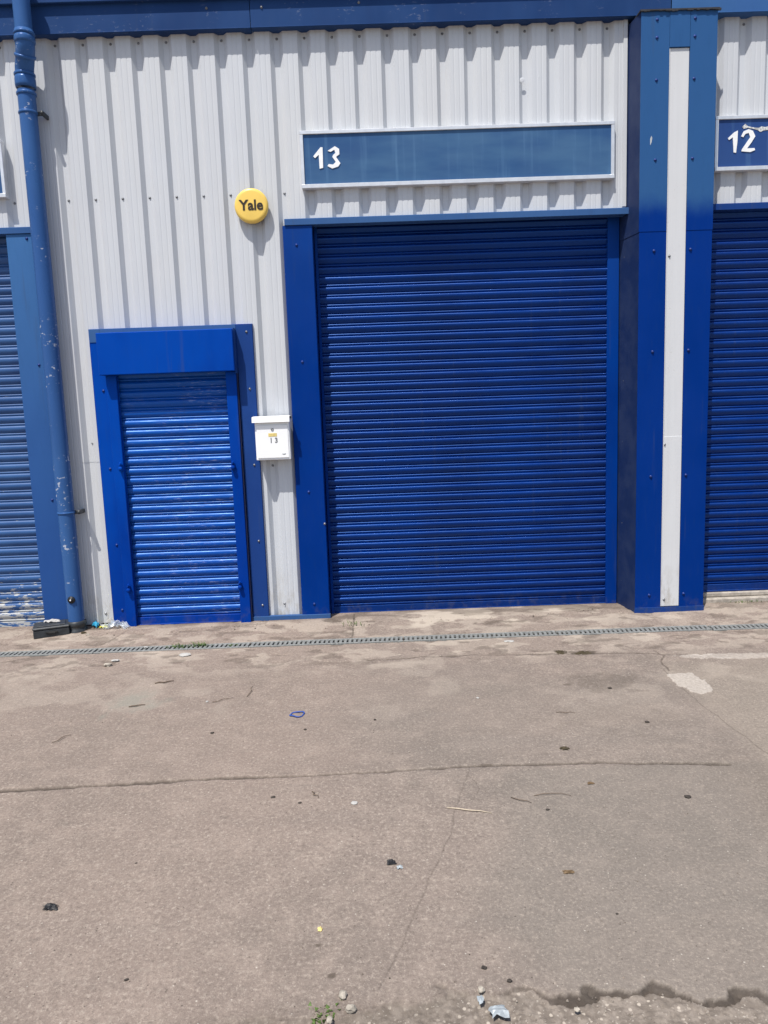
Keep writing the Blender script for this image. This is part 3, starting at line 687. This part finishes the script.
# ------------------------------------------------------------------ bait box
bb = thing('bait_box', 'dark grey plastic bait box on the ground against the left shutter', 'bait box', (-2.30, -.12, .0))
bm = bmesh.new(); bx(bm, -.115, .115, -.085, .085, 0, .055, .004); body = obj('box_base', bm, M['black_plastic'])
bm = bmesh.new(); bx(bm, -.118, .118, -.088, .088, .056, .074, .006); bx(bm, -.09, .09, -.06, .06, .0745, .079, .002); lid = obj('box_lid', bm, M['black_plastic'])
bm = bmesh.new(); bx(bm, -.035, .04, -.0905, -.0855, .030, .042, .001); bx(bm, -.02, .025, -.0915, -.086, .020, .036, .001); lat = obj('latch', bm, M['black'])
for o in (body, lid, lat): o.parent = bb; o.location = (0, 0, 0)
bb.rotation_euler = (0, 0, math.radians(20)); bb.location = (-2.305, -.125, .008)

def rock(name, loc, s, mat, label, cat, seed=0, flat=.6, group=None, jit=.25, rot=None):
    r = random.Random(seed*13+5); bm = bmesh.new(); bmesh.ops.create_icosphere(bm, subdivisions=2, radius=1)
    for v in bm.verts:
        k = 1+r.uniform(-jit, jit); v.co = Vector((v.co.x*s[0]*k, v.co.y*s[1]*k, v.co.z*s[2]*k))
    if rot: bmesh.ops.rotate(bm, verts=bm.verts, matrix=Matrix.Rotation(rot, 3, 'Z'))
    o = obj(name, bm, mat); o.location = (loc[0], loc[1], s[2]*.7+(loc[2] if len(loc) > 2 else 0)); return tag(o, label, cat, group)
def crumple(name, loc, s, mat, label, cat, seed, amp=.5, n=7):
    r = random.Random(seed); bm = bmesh.new(); g = []
    for j in range(n):
        row = []
        for i in range(n):
            u = i/(n-1)*2-1; v = j/(n-1)*2-1
            k = 1+r.uniform(-.25, .25); ed = math.hypot(u, v)
            row.append(bm.verts.new((u*s[0]*k, v*s[1]*k, max(.001, s[2]*(r.uniform(0, 1)*amp+(1.2-ed)*.5)))))
        g.append(row)
    for j in range(n-1):
        for i in range(n-1):
            if (i in (0, n-2)) and (j in (0, n-2)) and r.random() < .7: continue
            bm.faces.new([g[j][i], g[j][i+1], g[j+1][i+1], g[j+1][i]])
    o = obj(name, bm, mat); o.location = (loc[0], loc[1], loc[2] if len(loc) > 2 else .002)
    m = o.modifiers.new('thickness', 'SOLIDIFY'); m.thickness = .0008
    return tag(o, label, cat)
def twig(name, p, q, r, mat, label, cat='twig', z=.004, bend=.15, group=None):
    P, Q = Vector((*p, z)), Vector((*q, z)); d = Q-P; nrm = Vector((-d.y, d.x, 0)); rr = random.Random(int(abs(p[0]*999)))
    pts = [P+d*t_+nrm*bend*rr.uniform(-1, 1)*math.sin(PI*t_)+Vector((0, 0, .003*math.sin(PI*t_))) for t_ in (0, .25, .5, .75, 1)]
    bm = bmesh.new(); tube(bm, [v-P for v in pts], [r*.9, r, r, r*.8, r*.5], 6); o = obj(name, bm, mat); o.location = P
    return tag(o, label, cat, group)

crumple('paper_scrap', (-2.31, -.10, .088), (.05, .02, .022), M['white_scrap'], 'torn white paper scrap lying on the dark bait box', 'paper', 3)
crumple('wrapper', (-2.035, -.03, .018), (.022, .03, .05), M['cyan'], 'small cyan wrapper by the foot of the downpipe', 'litter', 5)
crumple('wrapper', (-1.975, -.035, .018), (.03, .028, .022), M['lime'], 'crumpled yellow wrapper under the narrow white cladding strip', 'litter', 9)
crumple('plastic_film', (-1.875, -.06, .016), (.085, .05, .045), M['film'], 'clear crumpled plastic film at the left foot of the small door', 'litter', 11, .8, 9)
crumple('paper_scrap', (-1.93, .0, .03), (.035, .012, .06), M['white_scrap'], 'white torn scrap leaning on the cladding left of the small door', 'paper', 13)
for i, (x, y, s) in enumerate(((-2.075, -.16, .014), (-2.03, -.20, .010))):
    rock('stone', (x, y, .01), (s*1.4, s, s*.7), M['moss'] if i == 0 else M['stone'], ['brown clod of moss in front of the downpipe foot', 'tiny pale stone just in front of the mossy clod'][i], ['moss clod', 'stone'][i], i)
rock('stone', (-1.239, -.70), (.036, .020, .012), M['white_scrap'], 'white flat stone in front of the small door, nearest the grass tufts', 'stone', 3, jit=.15, rot=.2)
rock('stone', (-1.672, -.831), (.026, .020, .012), M['stone'], 'larger cream stone in front of the drain at the left', 'stone', 4)
rock('stone', (-1.655, -.745), (.024, .012, .007), M['white_scrap'], 'smaller flat white chip just behind the cream stone', 'stone', 5)
rock('stone', (.80, -.665), (.034, .014, .006), M['white_scrap'], 'flat white chip in front of the drain below the middle shutter', 'stone', 6)
rock('stone', (-1.54, -.51, .004), (.014, .010, .006), M['white_scrap'], 'white chip lying on the drain grate', 'stone', 7)
rock('stone', (-.135, -3.50), (.011, .011, .009), M['stone'], 'small cream pebble just behind the pair by the bottom weed', 'pebble', 8)
rock('stone', (-.112, -3.545), (.014, .011, .009), M['stone'], 'larger pale pebble right of the bottom weed', 'pebble', 9)
rock('stone', (-.165, -3.575), (.009, .009, .007), M['stone'], 'small pale pebble touching the bottom weed', 'pebble', 10)
rock('stone', (.222, -3.50), (.008, .010, .007), M['stone'], 'small yellowish pebble behind the silver foil', 'pebble', 12)
rock('stone', (.45, -3.575), (.007, .007, .005), M['stone'], 'white pebble by the left end of the dark slab edge', 'pebble', 14)
bm = bmesh.new(); tube(bm, [(.034*math.cos(a*PI/12)*(1+.1*math.sin(a)), .030*math.sin(a*PI/12)+.004*math.sin(a*.9), .004+.003*math.sin(a*.5)) for a in range(24)]+[(.034, 0, .004)], .0034, 6)
o = obj('rubber_band', bm, M['blue_rubber']); o.location = (-.437, -1.683, 0); tag(o, 'blue rubber band lying on the concrete', 'rubber band')
twig('straw', (.22, -2.61), (.38, -2.66), .0026, M['dry'], 'long pale straw lying across the diagonal crack', 'straw', bend=.03)
T = [((.56, -2.55), (.70, -2.56), .0022, 'thin straight twig right of the straw, the longer of two'), ((.47, -2.555), (.54, -2.60), .0026, 'short reddish twig beside the longer thin one'),
     ((-1.29, -1.17), (-1.19, -1.14), .006, 'thick dark twig in front of the small door'), ((-.90, -1.48), (-.80, -1.43), .003, 'thin twig in front of the narrow wall strip'),
     ((-.73, -1.42), (-.72, -1.27), .003, 'twig pointing at the letterbox wall strip'), ((-1.56, -1.90), (-1.50, -1.82), .003, 'small twig in the left foreground behind the long joint'),
     ((-2.0, -1.72), (-1.94, -1.62), .004, 'twig near the left edge behind the long joint'), ((-1.33, -1.5), (-1.25, -1.48), .005, 'brown twig on the greenish stain'),
     ((.83, -1.78), (.92, -1.80), .0025, 'thin twig behind the long joint on the right'), ((-.30, -2.45), (-.27, -2.50), .003, 'small reddish twig just in front of the long joint')]
for a, b, r, l in T: twig('twig', a, b, r*.65, M['wood'], l, group='twigs scattered on the yard')
crumple('black_scrap', (-1.054, -3.10), (.020, .012, .018), M['tar'], 'black crumpled scrap in the bottom left foreground', 'litter', 21)
crumple('black_scrap', (.004, -2.94), (.014, .010, .014), M['tar'], 'black scrap in the middle foreground', 'litter', 23)
crumple('foil_scrap', (.030, -2.965), (.010, .009, .009), M['foil'], 'tiny grey foil scrap touching the middle black scrap', 'litter', 25)
crumple('foil_scrap', (.252, -3.570), (.022, .018, .014), M['foil'], 'crumpled silver foil at the bottom edge of the yard', 'litter', 27, n=6)
crumple('foil_scrap', (.216, -3.530), (.009, .014, .008), M['foil'], 'small silver scrap left of the larger foil', 'litter', 29, n=5)
crumple('leaf', (.568, -3.027), (.016, .009, .008), M['leaf'], 'yellow brown leaf in the right foreground', 'leaf', 31, n=5)
crumple('leaf', (.775, -2.165), (.022, .014, .010), M['moss'], 'brown curled leaf behind the long joint right of centre', 'leaf', 33, n=5)
crumple('leaf', (.80, -2.47), (.014, .008, .005), M['leaf'], 'small brown leaf just in front of the long joint', 'leaf', 35, n=5)
rock('plastic_chip', (-.212, -3.244), (.007, .009, .004), M['label'], 'yellow plastic chip in the middle foreground', 'plastic chip', 36)
D = [(-.45, -2.48, .012, 'flat dark blob in front of the long joint, left of centre'), (-.34, -2.53, .009, 'dark bit in front of the long joint near the white crumb'), (1.13, -2.60, .016, 'oval black bit in the right foreground'),
     (1.18, -1.50, .016, 'black bit in front of the brown stain on the right'), (1.22, -1.93, .016, 'dark bit between the pale patch and the long joint'), (-.72, -3.41, .008, 'dark flat bit in the left foreground'),
     (.59, -2.65, .010, 'round dark bit below the two thin twigs'), (-.05, -1.78, .010, 'dark crumb behind the long joint at mid picture'), (-.38, -1.86, .010, 'dark crumb right of the blue rubber band'),
     (.66, -3.23, .006, 'dark crumb in the lower right foreground'), (.24, -3.42, .010, 'dark lump right of the diagonal crack end'), (.30, -3.47, .009, 'second dark lump nearer the silver foil'),
     (-.82, -1.86, .012, 'round dark crumb in front of the letterbox'), (-.86, -2.88, .006, 'tiny dark crumb in the left foreground')]
for i, (x, y, s, l) in enumerate(D):
    s *= .8; rock('dirt_crumb', (x, y), (s*.95, s*.8, s*.4), M['crumb'], l, 'dirt crumb', 40+i, group='dark crumbs on the yard')
rock('white_crumb', (-.13, -2.55), (.012, .010, .006), M['white_scrap'], 'white crumb in front of the long joint', 'crumb', 71)
rock('white_crumb', (-.93, -1.47), (.007, .006, .004), M['white_scrap'], 'white crumb behind the blue rubber band', 'crumb', 72)
rock('white_crumb', (.48, -1.56), (.008, .006, .004), M['white_scrap'], 'lone white crumb in the middle of the yard', 'crumb', 73)

# loose gravel and grit (uncountable)
bm = bmesh.new(); r = random.Random(12)
def pebble(x, y, z, s):
    v = [Vector((r.uniform(.6, 1)*math.cos(a), r.uniform(.6, 1)*math.sin(a), 0)) for a in (k*PI/3 for k in range(6))]
    lo = [bm.verts.new((x+p.x*s, y+p.y*s, z-s*.2)) for p in v]; hi = [bm.verts.new((x+p.x*s*.6, y+p.y*s*.6, z+s*.45*r.uniform(.7, 1))) for p in v]
    bm.faces.new(hi)
    for k in range(6): bm.faces.new([lo[k], lo[(k+1) % 6], hi[(k+1) % 6], hi[k]])
for k in range(900):
    x = r.uniform(-1.6, 1.7); y = -3.58-abs(r.gauss(0, .16)); pebble(x, y, -.010, r.uniform(.0015, .0055)*(1.4 if r.random() < .12 else 1))
for k in range(40):
    x = r.uniform(.25, 1.5); pebble(x, -3.545+r.gauss(0, .02), -.008, r.uniform(.0015, .005))
g = obj('gravel', bm, simple('gravel_stone', (.30, .26, .22, 1), .9, 0, .6, 40, .002, col2=(.14, .115, .095, 1)), None, (0, -3.6, 0)); g['kind'] = 'stuff'; g['label'] = 'loose gravel along the broken slab edge'
bm = bmesh.new(); r = random.Random(15)
for k in range(900):
    y = -3.5+3.4*r.random()**1.2; x = r.uniform(-2.6, 2.6); pebble(x, y, .001, r.uniform(.0012, .0036))
for k in range(1100):
    x = r.uniform(-2.6, 2.6); y = -.02-abs(r.gauss(0, .07)); pebble(x, y, .014, r.uniform(.002, .0075))
g = obj('grit', bm, simple('grit_stone', (.26, .21, .17, 1), .9, 0, .7, 20, .002, col2=(.06, .05, .04, 1)), None, (0, -1, 0)); g['kind'] = 'stuff'; g['label'] = 'fine grit scattered over the concrete'

# ------------------------------------------------------------------ weeds
def tuft(name, loc, n, w, h, label, cat='weed', seed=1, group=None, wide=.004, d=.3):
    r = random.Random(seed); bm = bmesh.new()
    for k in range(n):
        x = r.gauss(0, w*.45); y = r.gauss(0, w*.45*d); a = r.uniform(0, 2*PI); l = h*r.uniform(.45, 1.1); lean = r.uniform(.2, 1.1)*l
        dx, dy = math.cos(a), math.sin(a); px, py = -dy*wide/2, dx*wide/2
        prev = None
        for t_, wd in ((0, 1), (.5, .9), (1, .08)):
            cx = x+dx*lean*t_*t_; cy = y+dy*lean*t_*t_; cz = l*t_*(1-.25*t_)
            cur = (bm.verts.new((cx+px*wd, cy+py*wd, cz)), bm.verts.new((cx-px*wd, cy-py*wd, cz+.001)))
            if prev: bm.faces.new([prev[0], prev[1], cur[1], cur[0]])
            prev = cur
    o = obj(name, bm, M['grass']); o.location = (loc[0], loc[1], loc[2] if len(loc) > 2 else -.004); return tag(o, label, cat, group)
tuft('grass_tuft', (-1.31, -.51), 90, .11, .035, 'wider grass tuft growing from the drain before the small door', 'grass', 1, 'grass tufts in the drain')
tuft('grass_tuft', (-1.185, -.51), 60, .055, .042, 'smaller taller grass tuft right beside the wider one in the drain', 'grass', 2, 'grass tufts in the drain')
tuft('grass_tuft', (-.975, -.52), 26, .04, .018, 'tiny grass sprig in the drain, rightmost of three', 'grass', 3, 'grass tufts in the drain')
tuft('weed', (-.19, -.22, .012), 26, .09, .035, 'sparse weed growing where the short crack meets the middle shutter', 'weed', 4, d=1.)
tuft('weed', (2.60, -.02, .012), 50, .12, .03, 'green weed at the right edge below the right shutter', 'weed', 5)
tuft('weed', (-.186, -3.548, -.006), 60, .032, .012, 'small green weed in the gravel at the bottom edge', 'weed', 6, d=.9, wide=.011)
for i, (x, y, w, l) in enumerate(((1.07, -.90, .05, 'brown moss clump on the cracked joint, left of two'), (1.20, -.93, .055, 'brown moss clump on the cracked joint, right of two'))):
    bm = bmesh.new(); r = random.Random(60+i); n = 15; g = []
    for j in range(n):
        row = []
        for k in range(n):
            u = k/(n-1)*2-1; v = j/(n-1)*2-1; q = math.hypot(u, v)
            row.append(bm.verts.new((u*w*r.uniform(.9, 1.1), v*w*.8*r.uniform(.9, 1.1), max(-.006, .010*(1-q*q)*r.uniform(.1, 1.6)-.003))))
        g.append(row)
    for j in range(n-1):
        for k in range(n-1): bm.faces.new([g[j][k], g[j][k+1], g[j+1][k+1], g[j+1][k]])
    o = obj('moss_clump', bm, M['moss']); o.location = (x, y, 0); tag(o, l, 'moss', 'moss clumps on the joint')

# ------------------------------------------------------------------ camera, light, world
cam = bpy.data.cameras.new('camera'); co_ = bpy.data.objects.new('camera', cam); COL.objects.link(co_)
cam.sensor_fit = 'VERTICAL'; cam.sensor_height = 36; cam.lens = 750/1024*36; cam.clip_end = 2000
p_, r_, y_ = 0.13918212, -0.03565683, 0.00874342
fwd = Vector((math.sin(y_)*math.cos(p_), math.cos(y_)*math.cos(p_), -math.sin(p_))); rt = Vector((math.cos(y_), -math.sin(y_), 0)); up = rt.cross(fwd)
c_, s_ = math.cos(r_), math.sin(r_); ax = c_*rt+s_*up; ay = -s_*rt+c_*up; az = -fwd
co_.matrix_world = Matrix(((ax.x, ay.x, az.x, 0), (ax.y, ay.y, az.y, -5.24), (ax.z, ay.z, az.z, 1.5), (0, 0, 0, 1)))
scene.camera = co_
d = Vector((.58, 1, -2.3)).normalized()
sun = bpy.data.lights.new('sun', 'SUN'); sun.energy = 4.0; sun.angle = math.radians(.53); sun.color = (1, .95, .88)
so = bpy.data.objects.new('sun', sun); COL.objects.link(so); so.rotation_euler = d.to_track_quat('-Z', 'Y').to_euler(); so.location = (-3, -6, 12)
w = bpy.data.worlds.new('World'); scene.world = w; w.use_nodes = True
sky = w.node_tree.nodes.new('ShaderNodeTexSky'); sky.sky_type = 'NISHITA'; sky.sun_disc = False
L_ = -d; sky.sun_elevation = math.asin(L_.z); sky.sun_rotation = math.atan2(L_.x, L_.y) % (2*PI)
sky.dust_density = 1.5; sky.air_density = 1.0
w.node_tree.links.new(sky.outputs[0], w.node_tree.nodes['Background'].inputs[0]); w.node_tree.nodes['Background'].inputs[1].default_value = .11
scene.view_settings.view_transform = 'Standard'; scene.view_settings.look = 'None'; scene.view_settings.exposure = .45; scene.view_settings.gamma = 1
scene.render.resolution_x = 768; scene.render.resolution_y = 1024
